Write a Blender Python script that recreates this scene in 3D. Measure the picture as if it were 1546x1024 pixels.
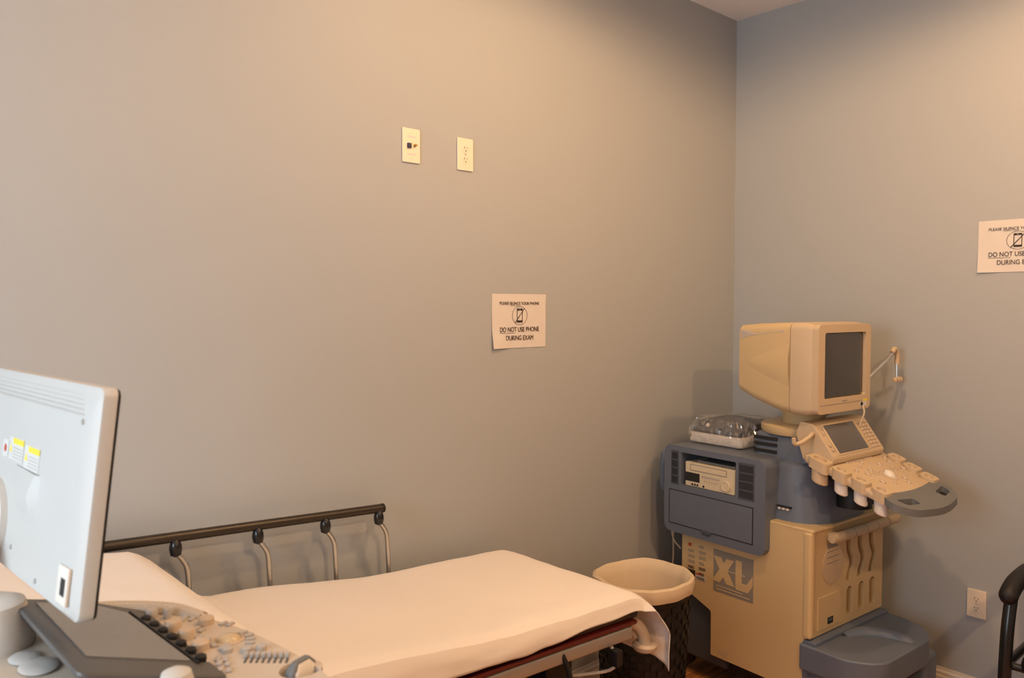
import bpy, bmesh, math, random
from mathutils import Vector, Matrix, noise
for o in list(bpy.data.objects): bpy.data.objects.remove(o)
S = bpy.context.scene; COL = S.collection
R = math.radians
random.seed(4)
# ------------------------------------------------------------------ camera
FPX = 1184.0
cam_d = bpy.data.cameras.new('camera'); cam = bpy.data.objects.new('camera', cam_d); COL.objects.link(cam)
cam_d.sensor_fit = 'HORIZONTAL'; cam_d.sensor_width = 36.0; cam_d.lens = 36.0 * FPX / 1546.0
cam_d.clip_start = 0.02
cam_d.dof.use_dof = True; cam_d.dof.focus_distance = 3.1; cam_d.dof.aperture_fstop = 5.6
cam.location = (-3.599, -2.260, 1.650)
cam.rotation_euler = (R(90 - 2.37), 0, R(47.9 - 90))
S.camera = cam
# ------------------------------------------------------------------ world, daylight, exposure
S.view_settings.view_transform = 'Standard'
try: S.view_settings.look = 'None'
except Exception: pass
S.view_settings.exposure = 0.13; S.view_settings.gamma = 1.0; S.view_settings.use_curve_mapping = False
wd = bpy.data.worlds.new('world'); S.world = wd; wd.use_nodes = True
wd.node_tree.nodes['Background'].inputs[0].default_value = (0.62, 0.78, 1.0, 1)
wd.node_tree.nodes['Background'].inputs[1].default_value = 1.0
def area(name, loc, rot, sx, sy, power, col):
    d = bpy.data.lights.new(name, 'AREA'); d.shape = 'RECTANGLE'; d.size = sx; d.size_y = sy
    d.energy = power; d.color = col
    o = bpy.data.objects.new(name, d); COL.objects.link(o); o.location = loc; o.rotation_euler = rot
    return o
# daylight just outside the glass of the room's window (wall behind the camera's left)
area('window_daylight', (-5.07, -1.3, 1.7), (0, R(-90), 0), 1.4, 1.5, 62, (0.77, 0.90, 0.99))
CANS = [((-1.75, -1.15), 22), ((-0.80, -1.95), 17), ((-3.3, -1.35), 2.5), ((-2.6, -3.3), 40)]  # console-side lamp added to light the cart flank; unseen rear lamp is fill
CAN_COL = (1.0, 0.60, 0.30)
CEIL = 3.115
# ------------------------------------------------------------------ materials
MATS = {}
def mat(name, col, rough=0.5, metal=0.0, spec=0.5, var=0.0, vscale=8.0, bump=0.0, bscale=200.0, coat=0.0, sheen=0.0):
    if name in MATS: return MATS[name]
    m = bpy.data.materials.new(name); m.use_nodes = True
    nt = m.node_tree; b = nt.nodes['Principled BSDF']
    b.inputs['Base Color'].default_value = (*col, 1); b.inputs['Roughness'].default_value = rough
    b.inputs['Metallic'].default_value = metal; b.inputs['Specular IOR Level'].default_value = spec
    if coat: b.inputs['Coat Weight'].default_value = coat
    if sheen: b.inputs['Sheen Weight'].default_value = sheen
    if var or bump:
        tc = nt.nodes.new('ShaderNodeTexCoord')
    if var:
        n = nt.nodes.new('ShaderNodeTexNoise'); n.inputs['Scale'].default_value = vscale; n.inputs['Detail'].default_value = 4
        mx = nt.nodes.new('ShaderNodeMix'); mx.data_type = 'RGBA'
        mx.inputs[6].default_value = (*[c * (1 - var) for c in col], 1); mx.inputs[7].default_value = (*[min(1, c * (1 + var)) for c in col], 1)
        nt.links.new(tc.outputs['Object'], n.inputs['Vector']); nt.links.new(n.outputs[0], mx.inputs[0]); nt.links.new(mx.outputs[2], b.inputs['Base Color'])
    if bump:
        n2 = nt.nodes.new('ShaderNodeTexNoise'); n2.inputs['Scale'].default_value = bscale; n2.inputs['Detail'].default_value = 3
        bp = nt.nodes.new('ShaderNodeBump'); bp.inputs['Strength'].default_value = bump; bp.inputs['Distance'].default_value = 0.002
        nt.links.new(tc.outputs['Object'], n2.inputs['Vector']); nt.links.new(n2.outputs[0], bp.inputs['Height']); nt.links.new(bp.outputs[0], b.inputs['Normal'])
    MATS[name] = m; return m
WALL = mat('blue_grey_wall_paint', (0.405, 0.42, 0.428), 0.55, spec=0.3, var=0.015, vscale=3, bump=0.06, bscale=350)
CEILM = mat('ceiling_white_paint', (0.88, 0.86, 0.84), 0.8, spec=0.2, var=0.01, bump=0.1, bscale=150)
TRIM = mat('cream_trim_paint', (0.72, 0.66, 0.58), 0.4, var=0.02)
BEIGE = mat('aged_beige_plastic', (0.63, 0.465, 0.25), 0.42, var=0.03, vscale=5, bump=0.05, bscale=500)
BEIGE2 = mat('cream_plastic', (0.56, 0.43, 0.28), 0.40, var=0.03, vscale=6, bump=0.04, bscale=500)
BLUE = mat('slate_blue_plastic', (0.125, 0.150, 0.200), 0.42, var=0.05, vscale=6, bump=0.06, bscale=600)
BLUED = mat('dark_slate_plastic', (0.06, 0.072, 0.10), 0.4, var=0.05, bump=0.05, bscale=600)
GREYH = mat('mid_grey_rubber_plastic', (0.15, 0.155, 0.16), 0.5, var=0.05)
DARK = mat('black_recess', (0.012, 0.012, 0.013), 0.7)
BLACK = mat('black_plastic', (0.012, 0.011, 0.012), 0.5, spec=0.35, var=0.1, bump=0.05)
BLACKG = mat('gloss_black_plastic', (0.010, 0.010, 0.011), 0.25)
CRTG = mat('dark_crt_glass', (0.035, 0.028, 0.022), 0.12, spec=0.6, coat=0.4)
LCDG = mat('grey_lcd_glass', (0.10, 0.09, 0.085), 0.16, coat=0.3)
CHROME = mat('brushed_steel', (0.62, 0.60, 0.57), 0.28, metal=1.0, var=0.05, vscale=30)
STEEL = mat('dull_painted_steel', (0.45, 0.43, 0.40), 0.45, metal=0.6, var=0.06)
BRONZE = mat('dark_bronze_tube', (0.045, 0.035, 0.025), 0.35, metal=0.5, var=0.1)
SHEET = mat('white_cotton_sheet', (0.80, 0.74, 0.68), 0.85, spec=0.2, var=0.015, vscale=4, bump=0.12, bscale=420, sheen=0.2)
LINER = mat('beige_cloth_liner', (0.66, 0.54, 0.39), 0.85, spec=0.2, var=0.05, vscale=9, bump=0.15, bscale=300)
RED = mat('red_vinyl', (0.13, 0.014, 0.008), 0.4, var=0.1)
VINYL = mat('black_vinyl_mattress', (0.02, 0.018, 0.018), 0.45, var=0.1)
PAPER = mat('white_paper', (0.70, 0.65, 0.60), 0.75, spec=0.2, var=0.01)
INK = mat('black_ink', (0.03, 0.015, 0.010), 0.7)
PLATE = mat('ivory_wall_plate', (0.86, 0.74, 0.58), 0.35)
WHITEP = mat('white_grey_monitor_plastic', (0.52, 0.515, 0.50), 0.42, var=0.015, bump=0.04, bscale=500)
WHITEP2 = mat('warm_white_plastic', (0.74, 0.69, 0.63), 0.42, var=0.02)
PANELC = mat('warm_grey_console_plastic', (0.54, 0.47, 0.39), 0.42, var=0.02, bump=0.04, bscale=500)
CONG = mat('console_dark_grey', (0.085, 0.085, 0.085), 0.4, var=0.04)
TOUCH = mat('touch_screen_glass', (0.17, 0.165, 0.16), 0.10, coat=0.5)
GREYB = mat('translucent_grey_button', (0.44, 0.41, 0.38), 0.35)
BTN = mat('cream_button', (0.54, 0.43, 0.32), 0.35)
GOLD = mat('amber_trackball', (0.55, 0.43, 0.27), 0.12, coat=0.6)
LOGOG = mat('logo_grey_print', (0.27, 0.245, 0.215), 0.5)
YEL = mat('yellow_print', (0.80, 0.65, 0.05), 0.5)
LABELW = mat('white_label', (0.62, 0.62, 0.60), 0.5)
REDP = mat('red_print', (0.5, 0.06, 0.04), 0.5)
NAVY = mat('navy_jack', (0.012, 0.02, 0.07), 0.4)
BRASS = mat('brass_connector', (0.5, 0.36, 0.18), 0.3, metal=1.0)
VCRC = mat('ivory_recorder_plastic', (0.66, 0.57, 0.41), 0.4, var=0.02)
WOOD_CORD = mat('cream_cord', (0.6, 0.5, 0.36), 0.5)
def wood_mat():
    m = bpy.data.materials.new('orange_wood_laminate'); m.use_nodes = True; nt = m.node_tree; b = nt.nodes['Principled BSDF']
    oi = nt.nodes.new('ShaderNodeObjectInfo'); tc = nt.nodes.new('ShaderNodeTexCoord'); mp = nt.nodes.new('ShaderNodeMapping')
    mp.inputs['Scale'].default_value = (2.0, 30, 10); ad = nt.nodes.new('ShaderNodeVectorMath'); ad.operation = 'ADD'
    cb = nt.nodes.new('ShaderNodeCombineXYZ'); ml = nt.nodes.new('ShaderNodeMath'); ml.operation = 'MULTIPLY'; ml.inputs[1].default_value = 37.0
    nt.links.new(oi.outputs['Random'], ml.inputs[0]); nt.links.new(ml.outputs[0], cb.inputs[0]); nt.links.new(ml.outputs[0], cb.inputs[1])
    nt.links.new(tc.outputs['Object'], ad.inputs[0]); nt.links.new(cb.outputs[0], ad.inputs[1]); nt.links.new(ad.outputs[0], mp.inputs[0])
    n = nt.nodes.new('ShaderNodeTexNoise'); n.inputs['Scale'].default_value = 1.6; n.inputs['Detail'].default_value = 6; n.inputs['Distortion'].default_value = 0.6
    cr = nt.nodes.new('ShaderNodeValToRGB'); cr.color_ramp.elements[0].position = 0.3; cr.color_ramp.elements[1].position = 0.72
    cr.color_ramp.elements[0].color = (0.30, 0.105, 0.028, 1); cr.color_ramp.elements[1].color = (0.68, 0.30, 0.10, 1)
    nt.links.new(mp.outputs[0], n.inputs['Vector']); nt.links.new(n.outputs[0], cr.inputs[0]); nt.links.new(cr.outputs[0], b.inputs['Base Color'])
    b.inputs['Roughness'].default_value = 0.28
    return m
WOOD = wood_mat()
def clear_mat(name, tint, fac, rough, crinkle=0.0):
    m = bpy.data.materials.new(name); m.use_nodes = True; nt = m.node_tree
    out = nt.nodes['Material Output']; b = nt.nodes['Principled BSDF']
    b.inputs['Base Color'].default_value = (*tint, 1); b.inputs['Roughness'].default_value = rough
    if crinkle:
        b.inputs['Metallic'].default_value = 0.75
        tc = nt.nodes.new('ShaderNodeTexCoord'); vo = nt.nodes.new('ShaderNodeTexVoronoi'); vo.inputs['Scale'].default_value = 22.0; vo.feature = 'DISTANCE_TO_EDGE'
        bp = nt.nodes.new('ShaderNodeBump'); bp.inputs['Strength'].default_value = crinkle; bp.inputs['Distance'].default_value = 0.02
        nt.links.new(tc.outputs['Object'], vo.inputs['Vector']); nt.links.new(vo.outputs['Distance'], bp.inputs['Height']); nt.links.new(bp.outputs[0], b.inputs['Normal'])
    t = nt.nodes.new('ShaderNodeBsdfTransparent'); mx = nt.nodes.new('ShaderNodeMixShader'); mx.inputs[0].default_value = fac
    nt.links.new(t.outputs[0], mx.inputs[1]); nt.links.new(b.outputs[0], mx.inputs[2]); nt.links.new(mx.outputs[0], out.inputs[0])
    return m
GLASS = clear_mat('window_glass', (0.9, 0.95, 1.0), 0.08, 0.05)
BAG = clear_mat('clear_crinkled_plastic_bag', (0.85, 0.82, 0.78), 0.24, 0.12, 1.0)
# ------------------------------------------------------------------ mesh helpers
def link(name, bm, m, parent=None, smooth=False, loc=None):
    bmesh.ops.recalc_face_normals(bm, faces=bm.faces)
    me = bpy.data.meshes.new(name); bm.to_mesh(me); bm.free()
    if m: me.materials.append(m)
    if smooth:
        for p in me.polygons: p.use_smooth = True
        try: me.set_sharp_from_angle(angle=R(38))
        except Exception: pass
    o = bpy.data.objects.new(name, me); COL.objects.link(o)
    if parent is not None: o.parent = parent
    if loc: o.location = loc
    return o
def tag(o, label=None, cat=None, group=None, kind=None):
    if label: o['label'] = label
    if cat: o['category'] = cat
    if group: o['group'] = group
    if kind: o['kind'] = kind
    return o
def empty(name, loc, label, cat, rz=0, group=None):
    o = bpy.data.objects.new(name, None); COL.objects.link(o); o.location = loc; o.rotation_euler = (0, 0, rz); o.empty_display_size = 0.1
    return tag(o, label, cat, group)
def bev(bm, r, seg=2, ang=30):
    if r <= 0: return
    es = [e for e in bm.edges if len(e.link_faces) == 2 and e.calc_face_angle(0) > R(ang)]
    bmesh.ops.bevel(bm, geom=es, offset=r, segments=seg, profile=0.5, affect='EDGES', clamp_overlap=True)
def box_bm(x0, x1, y0, y1, z0, z1, r=0, seg=2, bm=None):
    b = bmesh.new()
    bmesh.ops.create_cube(b, size=1)
    for v in b.verts: v.co = Vector((x0 + (v.co.x + .5) * (x1 - x0), y0 + (v.co.y + .5) * (y1 - y0), z0 + (v.co.z + .5) * (z1 - z0)))
    bev(b, r, seg)
    if bm is None: return b
    merge(bm, b); return bm
def merge(bm, b, M=None):
    if M is not None: bmesh.ops.transform(b, matrix=M, verts=b.verts)
    me = bpy.data.meshes.new('t'); b.to_mesh(me); b.free(); bm.from_mesh(me); bpy.data.meshes.remove(me)
def wn(o):
    md = o.modifiers.new('weighted_normals', 'WEIGHTED_NORMAL'); md.keep_sharp = True; md.weight = 90
    return o
def box(name, x0, x1, y0, y1, z0, z1, m, parent=None, r=0.0, seg=2):
    o = link(name, box_bm(x0, x1, y0, y1, z0, z1, r, seg), m, parent, r > 0)
    return wn(o) if r > 0 else o
def plate_bm(outer, holes, t, axes, base, r=0.0, seg=2):
    """polygon (with holes) in the plane of axes (a,b), extruded by t along the third axis from base"""
    bm = bmesh.new(); a, b = axes; c = 3 - a - b
    def P(q, h):
        v = [0, 0, 0]; v[a] = q[0]; v[b] = q[1]; v[c] = h; return v
    es = []
    for loop in [outer] + holes:
        vs = [bm.verts.new(P(q, base)) for q in loop]
        for i in range(len(vs)): es.append(bm.edges.new((vs[i], vs[(i + 1) % len(vs)])))
    bmesh.ops.triangle_fill(bm, edges=es, use_beauty=True)
    fs = list(bm.faces)
    bmesh.ops.dissolve_limit(bm, angle_limit=0.01, verts=bm.verts, edges=[e for e in bm.edges if len(e.link_faces) == 2], delimit=set()) if not holes else None
    ret = bmesh.ops.extrude_face_region(bm, geom=list(bm.faces))
    vs = [g for g in ret['geom'] if isinstance(g, bmesh.types.BMVert)]
    d = [0, 0, 0]; d[c] = t; bmesh.ops.translate(bm, verts=vs, vec=d)
    bmesh.ops.recalc_face_normals(bm, faces=bm.faces)
    bev(bm, r, seg, 50)
    return bm
def plate(name, outer, holes, t, axes, base, m, parent=None, r=0.0, seg=2): return wn(link(name, plate_bm(outer, holes, t, axes, base, r, seg), m, parent, True))
def rrect(x0, x1, y0, y1, r, n=5):
    pts = []
    for cx, cy, a0 in ((x1 - r, y1 - r, 0), (x0 + r, y1 - r, 90), (x0 + r, y0 + r, 180), (x1 - r, y0 + r, 270)):
        for i in range(n + 1):
            a = R(a0 + 90 * i / n); pts.append((cx + r * math.cos(a), cy + r * math.sin(a)))
    return pts
def fillet(pts, rs, n=5):
    out = []
    N = len(pts)
    for i, p in enumerate(pts):
        r = rs[i] if isinstance(rs, (list, tuple)) else rs
        p = Vector(p); a = (Vector(pts[i - 1]) - p); b = (Vector(pts[(i + 1) % N]) - p)
        r = min(r, a.length * .49, b.length * .49)
        if r <= 1e-5: out.append(tuple(p)); continue
        A = p + a.normalized() * r; B = p + b.normalized() * r
        for k in range(n + 1):
            t = k / n; q = A * (1 - t) ** 2 + p * 2 * t * (1 - t) + B * t * t; out.append(tuple(q))
    return out
def loft_bm(rings, cap=True):
    bm = bmesh.new(); L = [[bm.verts.new(p) for p in ring] for ring in rings]; n = len(L[0])
    for i in range(len(L) - 1):
        for j in range(n): bm.faces.new((L[i][j], L[i][(j + 1) % n], L[i + 1][(j + 1) % n], L[i + 1][j]))
    if cap:
        bm.faces.new(L[0][::-1]); bm.faces.new(L[-1])
    return bm
def tube_bm(pts, rad, n=10, caps=True):
    pts = [Vector(p) for p in pts]; rings = []; up = None
    for i, p in enumerate(pts):
        d = (pts[min(i + 1, len(pts) - 1)] - pts[max(i - 1, 0)]).normalized()
        if up is None:
            up = Vector((0, 0, 1)) if abs(d.z) < .9 else Vector((1, 0, 0))
        s = d.cross(up).normalized(); up = s.cross(d).normalized()
        r = rad[i] if isinstance(rad, (list, tuple)) else rad
        rings.append([p + (s * math.cos(2 * math.pi * k / n) + up * math.sin(2 * math.pi * k / n)) * r for k in range(n)])
    return loft_bm(rings, caps)
def tube(name, pts, rad, m, parent=None, n=10): return link(name, tube_bm(pts, rad, n), m, parent, True)
def smoothpath(pts, k=6):
    P = [Vector(p) for p in pts]; P = [2 * P[0] - P[1]] + P + [2 * P[-1] - P[-2]]; out = []
    for i in range(1, len(P) - 2):
        for j in range(k):
            t = j / k; a, b, c, d = P[i - 1:i + 3]
            out.append(.5 * ((2 * b) + (-a + c) * t + (2 * a - 5 * b + 4 * c - d) * t * t + (-a + 3 * b - 3 * c + d) * t ** 3))
    out.append(P[-2]); return out
def lathe_bm(prof, n=24, M=None):
    rings = [[(r * math.cos(2 * math.pi * k / n), r * math.sin(2 * math.pi * k / n), z) for k in range(n)] for r, z in prof]
    bm = loft_bm(rings)
    if M is not None: bmesh.ops.transform(bm, matrix=M, verts=bm.verts)
    return bm
def lathe(name, prof, m, parent=None, n=24, M=None, loc=None): return link(name, lathe_bm(prof, n, M), m, parent, True, loc)
def text(name, body, size, M, m, parent, align='CENTER', squeeze=1.0, bold=0.0):
    c = bpy.data.curves.new(name, 'FONT'); c.body = body; c.size = size; c.align_x = align; c.align_y = 'CENTER'; c.extrude = 0.0003; c.offset = bold
    o = bpy.data.objects.new(name, c); COL.objects.link(o)
    bpy.context.view_layer.update()
    me = bpy.data.meshes.new_from_object(o.evaluated_get(bpy.context.evaluated_depsgraph_get()))
    bpy.data.objects.remove(o); bpy.data.curves.remove(c)
    me.transform(M @ Matrix.Diagonal((squeeze, 1, 1, 1))); me.materials.clear(); me.materials.append(m); me.name = name
    o = bpy.data.objects.new(name, me); COL.objects.link(o); o.parent = parent
    return o
def copy_tree(o, parent=None):
    c = o.copy(); COL.objects.link(c); c.parent = parent
    for ch in [x for x in COL.objects if x.parent == o]: copy_tree(ch, c)
    return c
def struct(o, label=None, cat=None): return tag(o, label, cat, None, 'structure')
# ------------------------------------------------------------------ room shell
XW, YB = -4.95, -4.4
struct(box('wall_left', XW, 0.1, 0, 0.1, 0, CEIL, WALL), 'long blue-grey painted wall behind the stretcher', 'wall')
struct(box('wall_right', 0, 0.1, YB, 0, 0, CEIL, WALL), 'blue-grey painted wall beside the old beige ultrasound cart', 'wall')
struct(box('wall_back', XW, 0.1, YB - 0.1, YB, 0, CEIL, WALL), 'blue-grey wall behind the viewer', 'wall')
WY0, WY1, WZ0, WZ1 = -2.05, -0.55, 1.0, 2.4
struct(plate('wall_window', [(YB, 0), (0, 0), (0, CEIL), (YB, CEIL)], [[(WY0, WZ0), (WY1, WZ0), (WY1, WZ1), (WY0, WZ1)]], -0.12, (1, 2), XW, WALL), 'blue-grey wall with the daylight window', 'wall')
struct(box('ceiling', XW, 0.1, YB, 0.1, CEIL, CEIL + 0.08, CEILM), 'plain white painted ceiling above the room corner', 'ceiling')
fl = struct(box('floor', XW - .1, 0.1, YB - .1, 0.1, -0.06, -0.008, DARK), 'orange-brown wood laminate plank floor', 'floor')
pw, plen = 0.125, 1.22
pm = None; nplk = 0
for r in range(int(4.4 / pw) + 1):
    y1 = -r * pw; off = -random.random() * plen; x = off
    near = y1 > -1.7
    while x > XW - plen:
        a, b = max(x, XW), min(x + plen, 0)
        if b - a > 0.02 and near:
            o = box('plank', a + .0008, b - .0008, y1 - pw + .0008, y1 - .0008, -0.008, 0, WOOD, fl, 0)
        x -= plen
    if not near:
        o = box('plank_field', XW, 0, YB, y1, -0.008, 0, WOOD, fl); o['kind'] = 'stuff'; break
def baseboard(name, prof_axis, a, b, label):
    prof = [(0, 0), (0.016, 0), (0.016, 0.062), (0.012, 0.068), (0.012, 0.080), (0.006, 0.088), (0.004, 0.098), (0, 0.098)]
    if prof_axis == 'L': bm = plate_bm([(-p, z) for p, z in prof], [], b - a, (1, 2), a)
    else: bm = plate_bm([(-p, z) for p, z in prof], [], b - a, (0, 2), a)
    struct(link(name, bm, TRIM), label, 'baseboard')
baseboard('baseboard_left', 'L', XW, 0, 'cream moulded baseboard running below the long wall')
baseboard('baseboard_right', 'R', YB, -0.017, 'cream moulded baseboard along the wall with the low outlet')
# window
w = empty('window_1', (XW, (WY0 + WY1) / 2, WZ0), 'white framed daylight window in the side wall', 'window'); w['kind'] = 'structure'
hw, hh = (WY1 - WY0) / 2, WZ1 - WZ0
plate('window_frame', [(-hw, 0), (hw, 0), (hw, hh), (-hw, hh)], [[(-hw + .05, .05), (-.02, .05), (-.02, hh - .05), (-hw + .05, hh - .05)], [(.02, .05), (hw - .05, .05), (hw - .05, hh - .05), (.02, hh - .05)]], 0.05, (1, 2), -0.09, TRIM, w)
for s in (-1, 1): box('pane', -0.068, -0.064, min(s * .02, s * (hw - .05)), max(s * .02, s * (hw - .05)), .05, hh - .05, GLASS, w)
box('window_sill', -0.10, 0.05, -hw - .05, hh * 0 + hw + .05, -0.03, 0, TRIM, w, .004)
# ceiling downlights
EM = bpy.data.materials.new('lamp_lens'); EM.use_nodes = True
EM.node_tree.nodes['Principled BSDF'].inputs['Emission Color'].default_value = (1, .75, .45, 1); EM.node_tree.nodes['Principled BSDF'].inputs['Emission Strength'].default_value = 6
WHERE = ['above the stretcher', 'near the wall with the low outlet', 'added above the foreground console to light the cart flank', 'unseen behind the viewer, strengthened to fill the room']
for i, ((x, y), pwr) in enumerate(CANS):
    t = empty('ceiling_downlight', (x, y, CEIL), 'round white recessed ceiling downlight ' + WHERE[i], 'ceiling light', 0, 'recessed downlights')
    lathe('trim_ring', [(.105, 0), (.105, -.006), (.095, -.012), (.075, -.010), (.070, -.002), (.070, 0)], TRIM, t, 32)
    lathe('lens', [(.069, -.001), (.069, -.005), (.04, -.007), (.002, -.007)], EM, t, 32)
    d = bpy.data.lights.new('downlight_lamp', 'SPOT'); d.energy = pwr * 4.0; d.color = CAN_COL; d.spot_size = R(178); d.spot_blend = 0.30; d.shadow_soft_size = 0.06
    lo = bpy.data.objects.new('downlight_lamp', d); COL.objects.link(lo); lo.parent = t; lo.location = (0, 0, -0.02)
# ------------------------------------------------------------------ wall plates
def outlet(name, loc, rz, label, phone=False):
    t = empty(name, loc, label, 'wall plate' if phone else 'outlet', rz)
    # local: x across, z up, -y out of the wall
    plate('cover_plate', rrect(-.0365, .0365, -.0585, .0585, .003), [], -0.006, (0, 2), 0, PLATE, t, .0022)
    if phone:
        box('data_jack', -.018, -.003, -.0125, -.004, -.010, .007, NAVY, t, .001)
        lathe('coax_connector', [(.0055, 0), (.0055, .004), (.004, .004), (.004, .012), (.0015, .012), (.0015, .014)], BRASS, t, 12, Matrix.Translation((.014, -.005, .002)) @ Matrix.Rotation(R(90), 4, 'X'))
        for z in (.043, -.043): lathe('screw', [(.003, 0), (.003, .001), (.001, .0015)], PLATE, t, 10, Matrix.Translation((0, -.006, z)) @ Matrix.Rotation(R(90), 4, 'X'))
        for z in (.030, -.030): box('label_strip', -.018, .018, -.0066, -.0058, z - .003, z + .003, LABELW, t)
    else:
        for z in (.0195, -.0195):
            f = plate('socket_face', [(.017 * math.cos(a) if abs(math.cos(a)) < .8 else math.copysign(.0145, math.cos(a)), z + .0145 * math.sin(a)) for a in [2 * math.pi * k / 20 for k in range(20)]], [], -0.0078, (0, 2), 0, PLATE, t, 0)
            box('slot', -.0075, -.0055, -.0083, -.0075, z + .000, z + .008, DARK, f); box('slot', .0055, .0072, -.0083, -.0075, z + .001, z + .007, DARK, f)
            lathe('ground_hole', [(.0024, 0), (.0024, .0004)], DARK, f, 10, Matrix.Translation((0, -.0078, z - .007)) @ Matrix.Rotation(R(90), 4, 'X'))
        lathe('screw', [(.003, 0), (.003, .001), (.001, .0015)], STEEL, t, 10, Matrix.Translation((0, -.006, 0)) @ Matrix.Rotation(R(90), 4, 'X'))
    return t
outlet('data_wall_plate', (-2.029, -.0005, 2.204), 0, 'ivory wall plate with dark blue data jack and small coax connector', True)
outlet('power_outlet', (-1.791, -.0005, 2.204), 0, 'ivory double power outlet high on the long wall beside the data plate')
outlet('power_outlet', (-.0005, -1.169, .412), R(-90), 'ivory double power outlet low on the wall beside the black chair')
# ------------------------------------------------------------------ paper signs
def sign(name, loc, rz, label, roll):
    t = empty(name, loc, label, 'sign', rz)
    W2, H2 = .1425, .105
    bm = bmesh.new(); nx, nz = 14, 10; g = []
    def lift(u, v):
        c = max(0, 1 - math.hypot(u - 0, v - 0) / .35) * .012 if roll > 0 else max(0, 1 - math.hypot(u - 0.0, v) / .3) * .007
        return -0.0015 - c - max(0, 1 - math.hypot(u - 1, v - 1) / .2) * .003 - .001 * math.sin(u * 9 + v * 4) ** 2
    for j in range(nz + 1):
        g.append([bm.verts.new((-W2 + 2 * W2 * i / nx, lift(i / nx, j / nz), -H2 + 2 * H2 * j / nz)) for i in range(nx + 1)])
    for j in range(nz):
        for i in range(nx): bm.faces.new((g[j][i], g[j][i + 1], g[j + 1][i + 1], g[j + 1][i]))
    r = bmesh.ops.extrude_face_region(bm, geom=list(bm.faces)); bmesh.ops.translate(bm, verts=[v for v in r['geom'] if isinstance(v, bmesh.types.BMVert)], vec=(0, -.0003, 0))
    link('paper_sheet', bm, PAPER, t, True)
    def T(x, z): return Matrix.Translation((x, -.0040, z)) @ Matrix.Rotation(R(90), 4, 'X')
    text('heading_text', 'PLEASE SILENCE YOUR PHONE', .0165, T(0, .068), INK, t, squeeze=.93)
    box('underline', -.052, .004, -.0042, -.0038, .0595, .0603, INK, t)
    text('warning_text', 'DO NOT USE PHONE', .0265, T(0, -.034), INK, t, squeeze=.82)
    box('underline', -.105, -.024, -.0042, -.0038, -.0475, -.0463, INK, t)
    text('warning_text', 'DURING EXAM', .0265, T(0, -.067), INK, t, squeeze=.82)
    ic = plate('prohibition_ring', [(.0400 * math.cos(a), .021 + .0365 * math.sin(a)) for a in [2 * math.pi * k / 48 for k in range(48)]], [[(.0387 * math.cos(a), .021 + .0353 * math.sin(a)) for a in [2 * math.pi * k / 48 for k in range(48)]]], -.0004, (0, 2), -.0038, INK, t)
    plate('phone_icon', rrect(-.0150, .0150, -.006, .0485, .003), [[(-.0125, .002), (.0125, .002), (.0125, .0405), (-.0125, .0405)], [(-.005, .0435), (.005, .0435), (.005, .0455), (-.005, .0455)]], -.0004, (0, 2), -.0038, INK, t)
    plate('slash_bar', [(-.0262, -.0065), (-.0242, -.0085), (.0262, .0485), (.0242, .0505)], [], -.0005, (0, 2), -.0039, INK, t)
    return t
sign('paper_sign', (-1.519, 0, 1.594), 0, 'white paper phone sign on the long wall above the stretcher', 1)
sign('paper_sign', (0, -1.284, 1.894), R(-90), 'white paper phone sign on the wall to the right of the old ultrasound cart', -1)
# ================================================================== STRETCHER
XF, YF, YN, ZT, TL = -1.685, -.105, -.745, .752, math.tan(R(2.7))
st = empty('hospital_stretcher', (XF, -.425, 0), 'wheeled hospital stretcher with dark side rail along the long wall', 'stretcher')
def SL(x, y, z): return (x - XF, y + .425, z)          # world -> stretcher local
def zt(x): return ZT + (XF - x) * TL
def headlift(x):
    a = min(1, max(0, (-2.15 - x) / .65)); a = a * a * (3 - 2 * a)
    b = min(1, max(0, (-2.79 - x) / .22)); b = b * b * (3 - 2 * b)
    c = min(1, max(0, (-3.02 - x) / .5))
    return .045 * a + .160 * b + .05 * c
def slab(name, x0, x1, y0, y1, dz0, dz1, m, r=.01, lift=False, n=24):
    rings = []
    for i in range(n + 1):
        x = x0 + (x1 - x0) * i / n; h = headlift(x) if lift else 0
        a, b = zt(x) + dz0 + h * (.9 if lift else 0), zt(x) + dz1 + h
        rr = min(r, (b - a) * .45)
        rings.append([SL(x, q[0], q[1]) for q in rrect(y0, y1, a, b, rr, 3)])
    return link(name, loft_bm(rings), m, st, True)
slab('mattress', -3.62, XF - .004, YN + .012, YF - .012, -.078, -.008, VINYL, .02, True)
slab('deck_edge_strip', -3.62, XF - .01, YN + .010, YF - .010, -.093, -.079, RED, .005)
slab('side_frame', -3.60, XF - .03, YN + .014, YN + .044, -.137, -.097, STEEL, .006)
slab('side_frame', -3.60, XF - .03, YF - .044, YF - .014, -.137, -.097, STEEL, .006)
for x in (-1.75, -2.3, -2.9, -3.5): slab('cross_member', x - .02, x + .02, YN + .04, YF - .04, -.13, -.095, STEEL, .004, n=2)
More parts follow.
